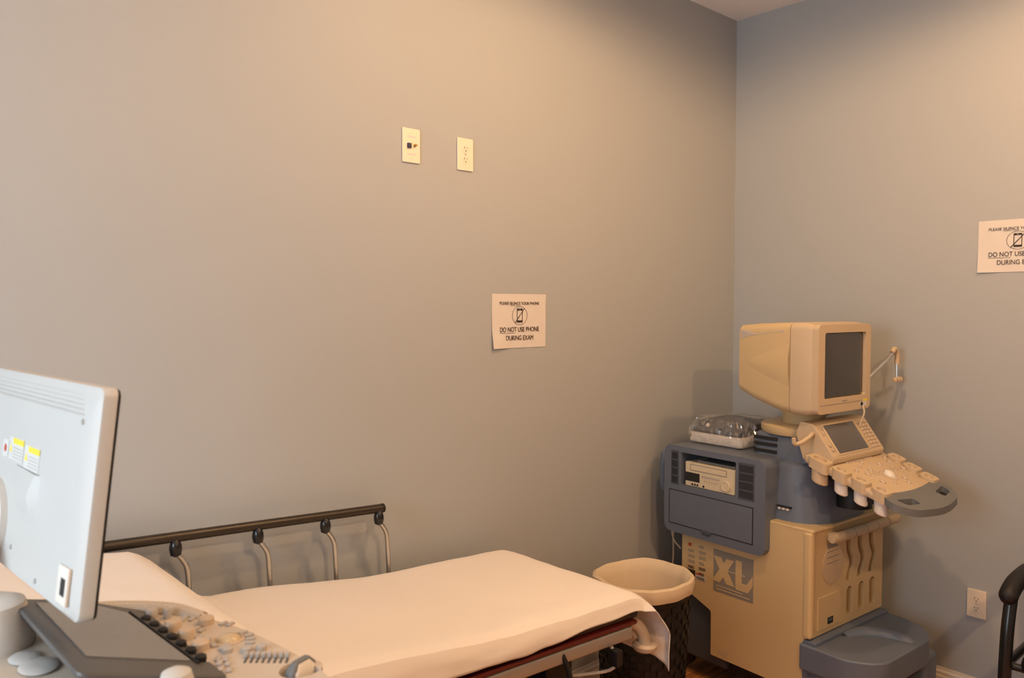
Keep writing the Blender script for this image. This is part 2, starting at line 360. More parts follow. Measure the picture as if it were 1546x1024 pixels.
# side rail along the wall
RY = -.062
def rz(x): return 1.027 - (x + 3.03) * .053
tube('rail_bar', [SL(x, RY, rz(x)) for x in (-3.62, -3.0, -2.6, -2.192)], .0145, BRONZE, st, 14)
lathe('rail_end_cap', [(.0152, 0), (.0152, .008), (.010, .011)], BLACK, st, 14, Matrix.Translation(SL(-2.196, RY, rz(-2.196))) @ Matrix.Rotation(R(90), 4, 'Y'))
for x in (-3.28, -2.86, -2.625, -2.405, -2.21):
    if x == -3.28: x = -3.10
    cz = rz(x) - .028
    lathe('rail_clamp', [(.004, -.026), (.014, -.02), (.017, -.005), (.016, .008), (.011, .020), (.006, .024)], BLACKG, st, 14, Matrix.Translation(SL(x, RY - .006, cz)))
    p = [SL(x + .004, RY - .006, cz - .018), SL(x + .020, RY - .006, cz - .040), SL(x + .030, RY - .006, cz - .065), SL(x + .033, RY - .006, cz - .11), SL(x + .040, RY - .004, cz - .24), SL(x + .043, RY - .004, .64)]
    tube('rail_post', smoothpath(p, 3), .0075, CHROME, st, 10)
slab('rail_pivot_bar', -3.3, -2.05, RY - .022, RY + .012, -.125, -.09, STEEL, .004, n=3)
# near side lowered rail, brackets, undercarriage
tube('lowered_rail', [SL(-3.3, YN - .004, .585), SL(-1.95, YN - .004, .54)], .013, BRONZE, st, 12)
for x in (-3.1, -2.55, -2.02):
    tube('rail_bracket', [SL(x, YN + .02, zt(x) - .11), SL(x + .01, YN + .004, zt(x) - .15), SL(x + .02, YN - .002, .56)], .008, BLACK, st, 8)
box('foot_plate', *[v for pr in ((-.30, -.18), (-.20, .20)) for v in pr], .40, .60, BLACK, st, .015)
box('release_block', -.135, -.105, -.335, -.305, .565, .615, BLACK, st, .005)
box('head_lift_column', -1.62, -1.46, -.11, .11, .22, .62, BLACK, st, .03)
box('foot_lift_column', -.62, -.46, -.11, .11, .22, .62, BLACK, st, .03)
box('base_cover', -1.80, -.28, -.24, .24, .15, .27, BLACK, st, .04)
tube('hose', smoothpath([SL(-1.80, YN + .03, .62), SL(-1.785, YN + .02, .58), SL(-1.80, YN + .03, .54), SL(-1.86, -.6, .50)], 5), .005, WHITEP2, st, 8)
for x in (-.22, -1.80):
    for s in (-1, 1):
        wx = lathe('caster_wheel', [(.02, -.016), (.062, -.018), (.075, -.010), (.075, .010), (.062, .018), (.02, .016)], BLACK, st, 20, Matrix.Translation((x, s * .28, .075)) @ Matrix.Rotation(R(90), 4, 'X'))
        tube('caster_fork', [(x, s * .28, .10), (x, s * .25, .16), (x, s * .20, .20)], .016, STEEL, st, 8)
# curved corner bumper at the foot
tube('corner_bumper_arm', smoothpath([SL(-1.70, -.70, .66), SL(-1.672, -.715, .645), SL(-1.655, -.725, .615), SL(-1.652, -.73, .585)], 5), [.020] * 15 + [.021], BTN, st, 14)
lathe('corner_bumper_disc', [(.012, -.012), (.034, -.012), (.040, -.004), (.040, .004), (.032, .012), (.012, .014)], BTN, st, 20, Matrix.Translation(SL(-1.651, -.731, .578)))
# sheet, a thing of its own lying over the mattress
def sheet():
    bm = bmesh.new(); L = 1.935; Wd = YF - YN
    us = [i / 84 * L for i in range(85)] + [L + .012 * k for k in range(1, 23)]
    vs = [-.05, -.035, -.02, -.008] + [i / 30 * Wd for i in range(31)] + [Wd + .009 * k for k in range(1, 11)]
    G = []
    for u in us:
        row = []
        for v in vs:
            a = max(0, u - L); b = max(0, v - Wd); c = max(0, -v)
            x = -3.62 + min(u, L); y = YF - min(max(v, 0), Wd)
            top = zt(x) + headlift(x) + .006
            # rounded shoulder at the foot and the sides
            ea = min(1, max(0, (u - (L - .05)) / .05)); eb = min(1, max(0, (v - (Wd - .05)) / .05)); ec = min(1, max(0, (.04 - v) / .04))
            z = top - .012 * ea * ea - .012 * eb * eb - .010 * ec * ec
            nz = noise.noise(Vector((u * 2.2, v * 3.1, 0)))
            z += .006 * nz * (1 - max(ea, eb)) + .0022 * noise.noise(Vector((u * 9, v * 14, 3)))
            if c > 0: z -= c * 1.0; y += .010 * min(1, c / .02)
            if b > 0 and a == 0:
                hem = .034 + .034 * min(1, max(0, (-1.75 - x) / .75)) + .002 * math.sin(x * 17)
                bb = b / .09 * hem
                z -= bb; y -= .012 * math.sin(min(1, bb / .05) * 1.6) + .004 * noise.noise(Vector((x * 7, bb * 30, 2))) * min(1, bb / .03)
            if a > 0:
                near = min(1, max(0, (v - .25) / .4))
                ln = a / .264 * (.205 + .045 * near ** 2)
                z -= ln * .93 - .006 * min(1, a / .03)
                x += .012 + min(ln, .12) * (.10 + .60 * near) + .014 * math.sin(v * 21) * min(1, a / .1)
                if b > 0: y -= b * .45 * (1 - .3 * min(1, a / .2)); z -= b * .22
            # soft diagonal creases on the near flank
            if v > Wd - .22 and a == 0:
                e2 = min(1, (v - Wd + .22) / .22); cr = noise.noise(Vector((u * 7 + v * 9, v * 3 - u * 1.5, 11))); z += .018 * e2 * (1 - abs(cr) * 2.2) * max(0, noise.noise(Vector((u * 1.7, 4, 0))) + .35) * (1 - .5 * eb)
            row.append(bm.verts.new((x, y, z)))
        G.append(row)
    for i in range(len(us) - 1):
        for j in range(len(vs) - 1): bm.faces.new((G[i][j], G[i + 1][j], G[i + 1][j + 1], G[i][j + 1]))
    o = link('bed_sheet', bm, SHEET, None, True)
    for p in o.data.polygons: p.use_smooth = True
    md = o.modifiers.new('thickness', 'SOLIDIFY'); md.thickness = .0025; md.offset = 1
    return tag(o, 'white cotton sheet spread over the stretcher and hanging off its foot', 'bed sheet')
sheet()
# ================================================================== LAUNDRY BIN
bn = empty('laundry_bin', (-1.205, -.37, 0), 'tall black woven bin between the stretcher foot and the beige ultrasound cart', 'bin')
def oval(z, r, n=40): return [(r * 1.0 * math.copysign(abs(math.cos(t)) ** .92, math.cos(t)), r * .97 * math.copysign(abs(math.sin(t)) ** .92, math.sin(t)), z) for t in [2 * math.pi * k / n for k in range(n)]]
def oval_shell(name, prof, m, parent):
    bm = loft_bm([oval(z, r) for r, z in prof], False); bm.faces.new([v for v in bm.verts][:40][::-1])
    return link(name, bm, m, parent, True)
oval_shell('bin_body', [(.140, .002), (.150, .01), (.158, .2), (.168, .4), (.178, .565), (.183, .57), (.183, .60), (.176, .60), (.156, .3), (.143, .03)], BLACK, bn)
bm = bmesh.new()                                        # woven ribs round the body
for k in range(40):
    t = 2 * math.pi * k / 40
    for j in range(18):
        z = .03 + j * .029; r = .150 + (z / .57) * .028 + .002
        if (j + k) % 2: continue
        p = Matrix.Translation((r * math.copysign(abs(math.cos(t)) ** .92, math.cos(t)), r * .97 * math.copysign(abs(math.sin(t)) ** .92, math.sin(t)), z)) @ Matrix.Rotation(t, 4, 'Z')
        b = bmesh.new(); bmesh.ops.create_cube(b, size=1); bmesh.ops.scale(b, vec=(.004, .021, .023), verts=b.verts); merge(bm, b, p)
o = link('weave', bm, BLACK, bn); o['kind'] = 'stuff'
def liner():
    rings = []
    prof = [(.138, .30), (.146, .45), (.158, .57), (.170, .604), (.183, .614), (.193, .608), (.196, .592), (.194, .575), (.191, .562), (.188, .560)]
    for i, (r, z) in enumerate(prof):
        ring = []
        for k, p in enumerate(oval(z, r, 64)):
            t = 2 * math.pi * k / 64
            w = .004 * noise.noise(Vector((math.cos(t) * 2.4, math.sin(t) * 2.4, z * 5))) + (.007 * abs(noise.noise(Vector((math.cos(t) * 5, math.sin(t) * 5, z * 3)))) * -1 if i < 3 else .002 * math.sin(t * 13 + z * 20))
            s = 1 + w / r; ring.append((p[0] * s, p[1] * s, z + .010 * noise.noise(Vector((math.cos(t) * 1.5, math.sin(t) * 1.5, 7)))))
        rings.append(ring)
    bm = loft_bm(rings, False); bm.verts.ensure_lookup_table(); bm.faces.new(bm.verts[:64][::-1])
    o = link('bin_liner', bm, LINER, None, True); o.location = (-1.205, -.37, 0)
    return tag(o, 'beige cloth liner folded over the rim of the black bin', 'liner')
liner()
# ================================================================== OLD ULTRASOUND CART (local: x across w, y depth s, z up)
cart = empty('ultrasound_cart', (-.780, -.832, 0), 'old beige and slate ultrasound cart with boxy tube monitor in the corner', 'ultrasound machine', R(-4.3))
def ext_x(name, poly, x0, x1, m, parent=cart, r=.006, holes=[]): return plate(name, poly, holes, x1 - x0, (1, 2), x0, m, parent, r)
side = fillet([(.022, .155), (.46, .155), (.46, .345), (.585, .395), (.62, .43), (.62, .68), (.215, .68), (.205, .793), (.012, .793), (.012, .372), (.022, .372)], [.003, .005, .01, .01, .01, .005, .03, .012, .005, .003, .003])
ext_x('side_panel', side, 0.0, .014, BEIGE, cart, .004)
body = [(.065, .16), (.455, .16), (.455, .34), (.615, .40), (.615, .675), (.22, .675), (.21, .784), (.065, .784)]
ext_x('body', body, .014, .546, BEIGE, cart, .004)
ext_x('side_panel', side, .546, .560, BEIGE, cart, .004)
tp = plate('top_deck', fillet([(.0, -.012), (.56, -.012), (.56, .23), (.0, .23)], [.02, .03, .01, .01]), [], .016, (0, 1), .784, BEIGE, cart, .006)
# front panel with finger slots
def arch(x0, x1, z0, z1): return [(x0, z0), (x1, z0), (x1, z1 - .012), ((x0 + x1) / 2 + .008, z1), ((x0 + x1) / 2 - .008, z1), (x0, z1 - .012)]
def wave(x, z0, z1, wd=.036, amp=.026, n=12):
    L, Rr = [], []
    for i in range(n + 1):
        t = i / n; z = z0 + (z1 - z0) * t; s = -amp * math.exp(-((t - .40) / .2) ** 2) * -1
        L.append((x + s, z)); Rr.append((x + wd + s, z))
    return L[::-1] + Rr
holes = [arch(x, x + .046, .408, .520) for x in (.270, .362, .450)]
holes += [wave(x, .548, .728) for x in (.262, .350, .438)]
fp = plate('front_panel', rrect(.004, .556, .374, .790, .012), [h for h in holes], .034, (0, 2), 0, BEIGE, cart, 0)
box('corner_column', -.004, .030, -.008, .03, .374, .790, BEIGE, cart, .012, 3)
box('lower_cover', .058, .228, -.004, .002, .392, .522, BEIGE, cart, .002)
box('cover_latch', .125, .165, -.0055, -.001, .405, .432, DARK, cart, .002)
box('latch_lip', .130, .150, -.010, -.004, .418, .428, BLUED, cart, .001)
lathe('round_label_panel', [(.078, 0), (.078, .002), (.07, .003)], BEIGE2, cart, 32, Matrix.Translation((.165, -.0005, .636)) @ Matrix.Rotation(R(90), 4, 'X'))
for z in (.69, .668, .645): box('print_line', .115, .200, -.0042, -.003, z, z + .003, LOGOG, cart)
box('print_line', .12, .19, -.0042, -.003, .705, .722, LOGOG, cart)
hb = tube('front_handle', [(.105, -.028, .752), (.13, -.03, .752), (.60, -.03, .752), (.618, -.028, .752)], [.016, .0195, .0195, .016], BEIGE2, cart, 16)
for x in (.25, .34, .43, .52): lathe('handle_ring', [(.0200, -.0015), (.0205, 0), (.0200, .0015)], LOGOG, hb, 16, Matrix.Translation((x, -.03, .752)) @ Matrix.Rotation(R(90), 4, 'Y'))
for x in (.14, .56): box('handle_bracket', x - .02, x + .02, -.03, .01, .735, .770, BEIGE2, cart, .006)
# logo and stickers on the side
lg = box('logo_panel', -.0012, .001, .249, .447, .440, .620, LOGOG, cart)
def glyph(name, poly, e=0): ext_x(name, poly, -.0022 - e, -.0010, BEIGE, lg, 0)
def gy(u, v): return (.447 - u * .198, .440 + v * .18)    # u to the viewer's right, v up
glyph('letter', [gy(*p) for p in [(.00, .84), (.20, .84), (.54, .24), (.34, .24)]][::-1])
glyph('letter', [gy(*p) for p in [(.34, .84), (.53, .84), (.17, .24), (-.03, .24)]], .0004)
glyph('letter', [gy(*p) for p in fillet([(.57, .88), (.72, .88), (.72, .38), (.84, .38), (.99, .62), (.99, .40), (.88, .20), (.57, .20)], [.0, 0, .012, .01, 0, 0, .02, .035])])
for v, a, b in ((.13, .08, .75), (.06, .08, .92), (.55, .36, .80)): box('print_line', -.0024, -.0012, gy(b, 0)[0], gy(a, 0)[0], gy(0, v)[1], gy(0, v)[1] + .004, BEIGE2, lg)
random.seed(9)
for col, s0 in ((0, .585), (1, .525)):
    for k in range(6):
        z = .610 - k * .024 - col * -.004
        if col == 0 and k == 0: box('warning_sticker', -.0012, .001, s0 - .018, s0 - .002, z - .010, z + .004, REDP, cart); continue
        wv = .022 + .016 * random.random()
        for q in range(2): box('print_line', -.0010, .001, s0 - wv - random.random() * .006, s0, z - .0035 - q * .007, z - q * .007, LOGOG if k < 4 else INK, cart)
box('barcode_sticker', -.0012, .001, .490, .540, .462, .482, LABELW, cart)
for k in range(6): box('print_line', -.0018, -.001, .495 + k * .0075, .499 + k * .0075, .464, .477, INK, cart)
box('red_print', -.0018, .001, .515, .54, .484, .490, REDP, cart)
box('dark_sticker', -.0012, .001, .545, .600, .470, .498, INK, cart)
box('dark_sticker', -.0012, .001, .565, .600, .435, .455, INK, cart)
bx = box('embossed_label', -.001, .001, .368, .415, .172, .198, BEIGE2, cart)
for k in range(3): box('print_line', -.0016, -.0008, .375, .410, .177 + k * .007, .179 + k * .007, BEIGE, bx)
# slate base, casters, footrest
ext_x('rear_base', [(.40, .10), (.66, .10), (.66, .36), (.62, .40), (.56, .385), (.40, .33)], .03, .53, BLUED, cart, .01)
box('chassis', .05, .51, .03, .62, .085, .16, BLACK, cart, .01)
for x, y in ((.10, .70), (.46, .70), (.10, .10), (.46, .10)):
    lathe('caster_wheel', [(.02, -.020), (.060, -.022), (.078, -.012), (.078, .012), (.060, .022), (.02, .020)], BLACK, cart, 24, Matrix.Translation((x, y, .078)) @ Matrix.Rotation(R(90), 4, 'Y'))
    lathe('caster_hub', [(.010, -.024), (.042, -.023), (.042, .023), (.010, .024)], STEEL, cart, 20, Matrix.Translation((x, y, .078)) @ Matrix.Rotation(R(90), 4, 'Y'))
    box('caster_fork', x - .034, x - .026, y - .03, y + .05, .07, .17, STEEL, cart, .004)
foot = fillet([(-.012, .034), (.555, .034), (.562, -.10), (.525, -.20), (.43, -.262), (.06, -.262), (-.012, -.16)], [.01, .02, .05, .08, .08, .09, .05], 6)
plate('footrest', foot, [], .10, (0, 1), .255, BLUE, cart, .030, 4)
for x0, x1 in ((.0, .08), (.46, .56)): box('footrest_leg', x0, x1, -.235, .03, .045, .27, BLUE, cart, .025, 3)
box('footrest_back', .0, .56, -.03, .034, .06, .37, BLUE, cart, .008)
tube('footrest_ridge', smoothpath([(.20, -.035, .335), (.26, -.06, .349), (.32, -.12, .351), (.345, -.20, .342), (.35, -.235, .320)], 4), .030, BLUE, cart, 12)
lathe('ridge_slot', [(.012, 0), (.012, .002)], DARK, cart, 16, Matrix.Translation((.195, -.025, .3545)) @ Matrix.Scale(1.6, 4, (1, 0, 0)))
# slate recorder housing on the left flank
S0, S1, Z0, Z1 = .175, .695, .655, 1.040
hous = rrect(S0, S1, Z0, Z1, .035, 6)
ext_x('recorder_housing', hous, -.035, .24, BLUE, cart, .014, [rrect(.315, .600, .872, 1.014, .003, 2)])
box('housing_rear', .235, .50, .20, .69, .67, 1.035, BLUE, cart, .02, 3)
box('flap_door', -.0375, -.030, .232, .662, .695, .842, BLUE, cart, .003)
box('flap_recess', -.0368, -.034, .2295, .6645, .6925, .8445, DARK, cart, 0)
lathe('finger_pull', [(.030, 0), (.030, .003), (.026, .004)], BLUED, cart, 20, Matrix.Translation((-.0362, .46, .689)) @ Matrix.Rotation(R(-90), 4, 'Y') @ Matrix.Scale(.35, 4, (1, 0, 0)))
for a, b, name in ((.612, .655, 0), (.225, .302, 1)):
    box('vent_frame', -.0368, -.034, a, b, .868, 1.018, BLUED, cart, .002)
    bm = bmesh.new(); n = 6 if name == 0 else 12
    for j in range(4):
        for i in range(n):
            y = a + .005 + (b - a - .010) * (i + .5) / n; z = .876 + j * .035
            box_bm(-.0374, -.0362, y - .0017, y + .0017, z, z + .028, 0, 1, bm)
    o = link('vent_slots', bm, DARK, cart); o['kind'] = 'stuff'
rh = [(.06, .69, .985), (.03, .735, .985), (.02, .745, .965), (.02, .745, .84), (.03, .735, .82), (.06, .69, .82)]
tube('rear_handle', smoothpath(rh, 4), .017, BLUE, cart, 12)
# column
def rr_ring(x0, x1, y0, y1, z, r): return [(p[0], p[1], z) for p in rrect(x0, x1, y0, y1, r, 5)]
col_b = [rr_ring(.04, .50, .0, .36, .797, .13), rr_ring(.045, .495, .0, .36, .83, .13), rr_ring(.06, .48, .03, .36, .99, .12), rr_ring(.062, .478, .035, .36, 1.02, .12), rr_ring(.075, .465, .05, .35, 1.028, .11)]
link('column_lower', loft_bm(col_b), BLUE, cart, True)
col_t = [rr_ring(.10, .45, .06, .345, 1.02, .05), rr_ring(.105, .445, .065, .34, 1.12, .05), rr_ring(.115, .435, .075, .33, 1.13, .045)]
link('column_upper', loft_bm(col_t), BLUE, cart, True)
for z in (1.055, 1.083, 1.108): box('column_vent', .098, .106, .215, .325, z - .008, z + .006, DARK, cart, .002)
for k in range(3): box('port', .040, .05, .12 + k * .018, .132 + k * .018, .842, .850, WHITEP2, cart, .001)
box('port_strip', .0405, .049, .11, .18, .852, .858, DARK, cart)
lathe('swivel_plate', [(.05, 1.125), (.165, 1.128), (.172, 1.140), (.172, 1.160), (.160, 1.168), (.05, 1.170)], BEIGE, cart, 36, Matrix.Translation((.255, .19, 0)))
lathe('monitor_neck', [(.085, 1.165), (.085, 1.20), (.105, 1.24), (.11, 1.262)], BEIGE, cart, 28, Matrix.Translation((.255, .19, 0)))
tube('cable_hook', smoothpath([(.11, .06, 1.15), (.05, .03, 1.158), (.02, .03, 1.145), (-.01, .04, 1.130), (-.035, .05, 1.128), (-.04, .05, 1.150)], 5), .0085, BEIGE2, cart, 10)
# tube monitor
mon = []
def mring(y, x0, x1, z0, z1, r): return [(p[0], y, p[1]) for p in rrect(x0, x1, z0, z1, r, 5)]
CX = .232
mon = [mring(.405, CX - .125, CX + .125, 1.315, 1.560, .03), mring(.395, CX - .142, CX + .142, 1.292, 1.572, .035), mring(.30, CX - .168, CX + .168, 1.262, 1.580, .035), mring(.185, CX - .188, CX + .188, 1.236, 1.585, .032), mring(.12, CX - .198, CX + .198, 1.231, 1.587, .028)]
tm = link('monitor_shell', loft_bm(mon), BEIGE, cart, True)
link('monitor_collar', loft_bm([mring(.119, CX - .196, CX + .196, 1.233, 1.585, .028), mring(.116, CX - .2005, CX + .2005, 1.229, 1.588, .028), mring(.06, CX - .203, CX + .203, 1.227, 1.588, .026), mring(.025, CX - .196, CX + .196, 1.234, 1.582, .022)]), BEIGE2, cart, True)
# contoured monitor flank; grip recess shade put in as a toned wedge
bm = plate_bm([(.388, 1.514), (.388, 1.552), (.34, 1.553), (.30, 1.554), (.22, 1.555), (.15, 1.556), (.15, 1.549), (.22, 1.545), (.30, 1.535), (.34, 1.527)], [], .03, (1, 2), 0)
def flank(y):
    K = [(.12, .198), (.185, .188), (.30, .168), (.395, .142)]
    for (a, p), (b, q) in zip(K, K[1:]):
        if y <= b: return p + (q - p) * (y - a) / (b - a)
for v in bm.verts: v.co.x += CX - flank(v.co.y) - .0012
link('grip_recess_shade', bm, PANELC, cart)
bm = bmesh.new(); G = []
for i in range(17):                                   # teardrop swell on the flank, widening toward the front
    t = i / 16; sy = .345 - t * .222; h = .010 + .085 * t ** .8; bb = .0075 * math.sin(t * 1.57)
    row = []
    for k in range(15):
        q = -1 + 2 * k / 14; row.append(bm.verts.new((CX - flank(sy) + .0012 - (bb + .0014) * (1 - q * q) ** 1.3, sy, 1.418 + q * h)))
    G.append(row)
for i in range(16):
    for k in range(14): bm.faces.new((G[i][k], G[i + 1][k], G[i + 1][k + 1], G[i][k + 1]))
link('flank_contour', bm, BEIGE, cart, True)
bz = plate('monitor_bezel', rrect(CX - .195, CX + .195, 1.235, 1.581, .022, 5), [rrect(CX - .148, CX + .158, 1.292, 1.548, .010, 4)], .04, (0, 2), .000, BEIGE2, cart, .005)
link('tube_face', loft_bm([mring(.022, CX - .150, CX + .160, 1.290, 1.550, .01), mring(.013, CX - .145, CX + .155, 1.295, 1.545, .012), mring(.008, CX - .09, CX + .10, 1.34, 1.50, .03)]), CRTG, cart, True)
box('bezel_seam', CX - .178, CX + .178, -.0008, .001, 1.268, 1.270, LOGOG, bz)
lathe('knob', [(.009, 0), (.009, .004), (.006, .006)], BLACKG, bz, 16, Matrix.Translation((CX + .128, .002, 1.256)) @ Matrix.Rotation(R(90), 4, 'X'))
box('sticker', CX + .117, CX + .165, -.001, .001, 1.246, 1.266, LABELW, bz); box('yellow_sticker', CX + .14, CX + .172, -.0014, .001, 1.266, 1.275, YEL, bz)
box('name_print', CX - .02, CX + .015, -.001, .001, 1.276, 1.280, LOGOG, bz)
tube('signal_cord', smoothpath([(CX + .13, -.004, 1.25), (CX + .128, -.012, 1.22), (CX + .12, .0, 1.175)], 4), .0035, WOOD_CORD, cart, 8)
# side arm with cable hooks
arm = tube('cable_arm', smoothpath([(.36, .16, 1.19), (.42, .10, 1.275), (.46, .045, 1.335), (.60, .022, 1.42), (.655, .02, 1.455)], 4), .008, CHROME, cart, 10)
tube('arm_elbow', smoothpath([(.645, .02, 1.452), (.665, .02, 1.468), (.685, .02, 1.455), (.690, .02, 1.425), (.688, .02, 1.40)], 5), .0105, BEIGE2, arm, 12)
tube('hook_stem', [(.688, .02, 1.41), (.688, .02, 1.345)], .004, CHROME, arm, 8)
for k in range(3): lathe('cable_hook', [(.003, -.011), (.009, -.009), (.012, 0), (.009, .009), (.003, .011)], BEIGE2, arm, 12, Matrix.Translation((.665 + k * .022, .015, 1.335)))
# control desk
def DP(s): return 1.055 + (s + .03) * .37            # desk top height at depth s
def tilt(bm, s0=-.03):                                # flat-built desk pieces -> sloped desk
    for v in bm.verts: v.co.z += (v.co.y - s0) * .37
    return bm
out = fillet([(.03, .05), (.48, .05), (.475, -.20), (.455, -.262), (.25, -.285), (.05, -.262), (.035, -.20)], [.01, .01, .04, .02, .05, .02, .04], 5)
desk = link('control_desk', tilt(plate_bm(out, [], .03, (0, 1), 1.022, .008)), BEIGE2, cart, True)
def dlink(name, bm, m, parent=desk): return link(name, tilt(bm), m, parent, True)
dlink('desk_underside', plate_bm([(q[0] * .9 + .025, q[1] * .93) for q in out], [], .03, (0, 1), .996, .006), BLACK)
# grey wrist rest with two hand holes
wr = fillet([(.05, -.245), (.25, -.270), (.46, -.245), (.475, -.30), (.42, -.355), (.25, -.385), (.08, -.355), (.025, -.30)], [.02, .1, .02, .04, .06, .1, .06, .04], 5)
h1 = fillet([(.075, -.285), (.17, -.302), (.16, -.335), (.085, -.322)], .012, 3); h2 = fillet([(.435, -.285), (.34, -.302), (.35, -.335), (.425, -.322)], .012, 3)
dlink('wrist_rest', plate_bm(wr, [h1, h2], .026, (0, 1), 1.030, .0), GREYH)
for h in (h1, h2): dlink('hand_hole_shade', plate_bm(h, [], .004, (0, 1), 1.031, 0), DARK)  # black plates closing the holes, standing in for their shaded depth
# transducer holders both sides
for sgn, x in ((-1, .035), (1, .475)):
    for k, s in enumerate((-.015, -.095, -.165, -.235)):
        big = k == 0 and sgn < 0
        xx = x + (0.012 * k if sgn < 0 else -.012 * k)
        if sgn > 0 and k == 0: continue
        bm = plate_bm(rrect(xx - .032, xx + .032, s - .030 - .01 * big, s + .026 + .01 * big, .016, 4), [[(xx + (.018 + .006 * big) * math.cos(a), s + (.016 + .008 * big) * math.sin(a)) for a in [2 * math.pi * q / 16 for q in range(16)]]], .040, (0, 1), 1.026, 0)
        ho = dlink('probe_holder', bm, BEIGE2)
        rin = .016 + .006 * big
        cup = lathe_bm([(rin, 0), (rin + .008, 0), (rin + .008, -.075), (rin + .003, -.080), (rin, -.078)], 18, Matrix.Translation((xx, s, 1.055 + (s + .03) * 0)))
        dlink('holder_cup', cup, BEIGE2 if big else WHITEP2)
# keys and trackball
random.seed(3)
for (x, s) in [(.19, -.09), (.22, -.115), (.165, -.135), (.28, -.08), (.24, -.07), (.32, -.10), (.36, -.13), (.40, -.10), (.17, -.19), (.22, -.21), (.32, -.20), (.38, -.18), (.30, -.225), (.14, -.105), (.41, -.15), (.42, -.07)]:
    rr = random.choice((.006, .008, .011)); dlink('desk_button', lathe_bm([(rr, 0), (rr, .006), (rr * .7, .009)], 12, Matrix.Translation((x, s, 1.051))), BTN)
dlink('trackball_ring', lathe_bm([(.034, 0), (.034, .004), (.024, .006), (.022, .004)], 24, Matrix.Translation((.27, -.165, 1.051))), BTN)
dlink('trackball', lathe_bm([(.022, 0), (.019, .010), (.012, .016), (.003, .018)], 20, Matrix.Translation((.27, -.165, 1.053))), WHITEP2)
for j in range(3):
    for i in range(9): dlink('desk_button', box_bm(.16 + i * .022, .174 + i * .022, -.055 + j * .0, -.046, 1.051, 1.056, .001) if j == 0 else box_bm(.20 + i * .02, .212 + i * .02, -.125 - j * .012, -.118 - j * .012, 1.051, 1.055, .001), BTN)
# upright touch display on the desk
tsb = fillet([(.055, .05), (-.035, .05), (-.050, 1.068 - .98), (-.045, .10)], 0)
ts_prof = [(-.050, 1.050), (-.055, 1.072), (.035, 1.195), (.090, 1.200), (.110, 1.15), (.075, 1.050)]
ext_x('display_pod', fillet(ts_prof, [.004, .010, .010, .01, .02, .01], 4), .065, .445, BEIGE2, desk, .008)
ang = math.atan2(1.195 - 1.072, .090); ln = math.hypot(.090, .123)
def face_M(): return Matrix.Translation((0, -.055, 1.072)) @ Matrix.Rotation(ang, 4, 'X')
def on_face(name, x0, x1, t0, t1, h, m, r=.001):        # t along the slope, h proud of it
    bm = box_bm(x0, x1, t0, t1, 0, h, r); bmesh.ops.transform(bm, matrix=face_M(), verts=bm.verts)
    return link(name, bm, m, desk, True)
on_face('display_surround', .105, .352, .010, ln - .006, .0025, BEIGE2); on_face('display_glass', .118, .335, .016, ln - .014, .0035, LCDG)
for i in range(8):
    for j in range(3): on_face('display_button', .362 + j * .024, .378 + j * .024, .014 + i * .0155, .023 + i * .0155, .005, BTN)
for t in (.05, .10, .03): on_face('display_button', .082, .094, t, t + .012, .006, BTN)
lathe('desk_support_arm', [(.07, .86), (.065, .93), (.05, .985)], BLACK, cart, 20, Matrix.Translation((.255, -.03, 0)))
# clear film and papers lying on the deck
tube('power_cord', smoothpath([(.06, .71, .66), (.055, .715, .60), (.06, .72, .50), (.055, .73, .35), (.03, .75, .12), (-.02, .78, .01)], 5), .004, WOOD_CORD, cart, 8)
tube('power_cord', smoothpath([(.03, .705, .66), (.025, .69, .60), (.04, .66, .56)], 5), .004, WOOD_CORD, cart, 8)
# recorder standing in the housing: a thing of its own
CM = Matrix.Translation((-.780, -.832, 0)) @ Matrix.Rotation(R(-4.3), 4, 'Z')
def cart_thing(name, loc, label, cat):
    p = CM @ Vector(loc); return empty(name, p, label, cat, R(-4.3))
vc = cart_thing('video_recorder', (0, .452, .873), 'ivory video recorder with round jog dial in the slate housing', 'video recorder')
box('recorder_body', -.028, .20, -.128, .130, 0, .105, VCRC, vc, .004)
box('tape_flap', -.0295, -.027, -.085, .100, .072, .094, VCRC, vc, .001); box('flap_line', -.0288, -.027, -.088, .103, .069, .097, LOGOG, vc)
box('display_window', -.0300, -.027, .052, .128, .022, .060, DARK, vc, .001)
jd = lathe('jog_dial', [(.024, 0), (.024, .006), (.018, .008), (.016, .006), (.004, .006)], VCRC, vc, 28, Matrix.Translation((-.028, -.085, .032)) @ Matrix.Rotation(R(-90), 4, 'Y'))
for i in range(7): box('recorder_button', -.0305, -.027, -.050 + i * .0135, -.041 + i * .0135, .048, .056, GREYB, vc, .001)
for i in range(6): box('recorder_button', -.0305, -.027, -.045 + i * .0135, -.037 + i * .0135, .032, .038, BTN, vc, .001)
for y in (.090, .076, .062, .030): lathe('audio_jack', [(.0045, 0), (.0045, .003), (.002, .003)], DARK, vc, 12, Matrix.Translation((-.028, y, .010)) @ Matrix.Rotation(R(-90), 4, 'Y'))
bk = cart_thing('booklet', (.06, .43, .979), 'thin grey booklet lying on top of the video recorder', 'booklet')
box('cover', -.075, .10, -.085, .095, 0, .010, GREYH, bk, .002); box('pages', -.073, .098, -.088, .090, .002, .008, PAPER, bk)
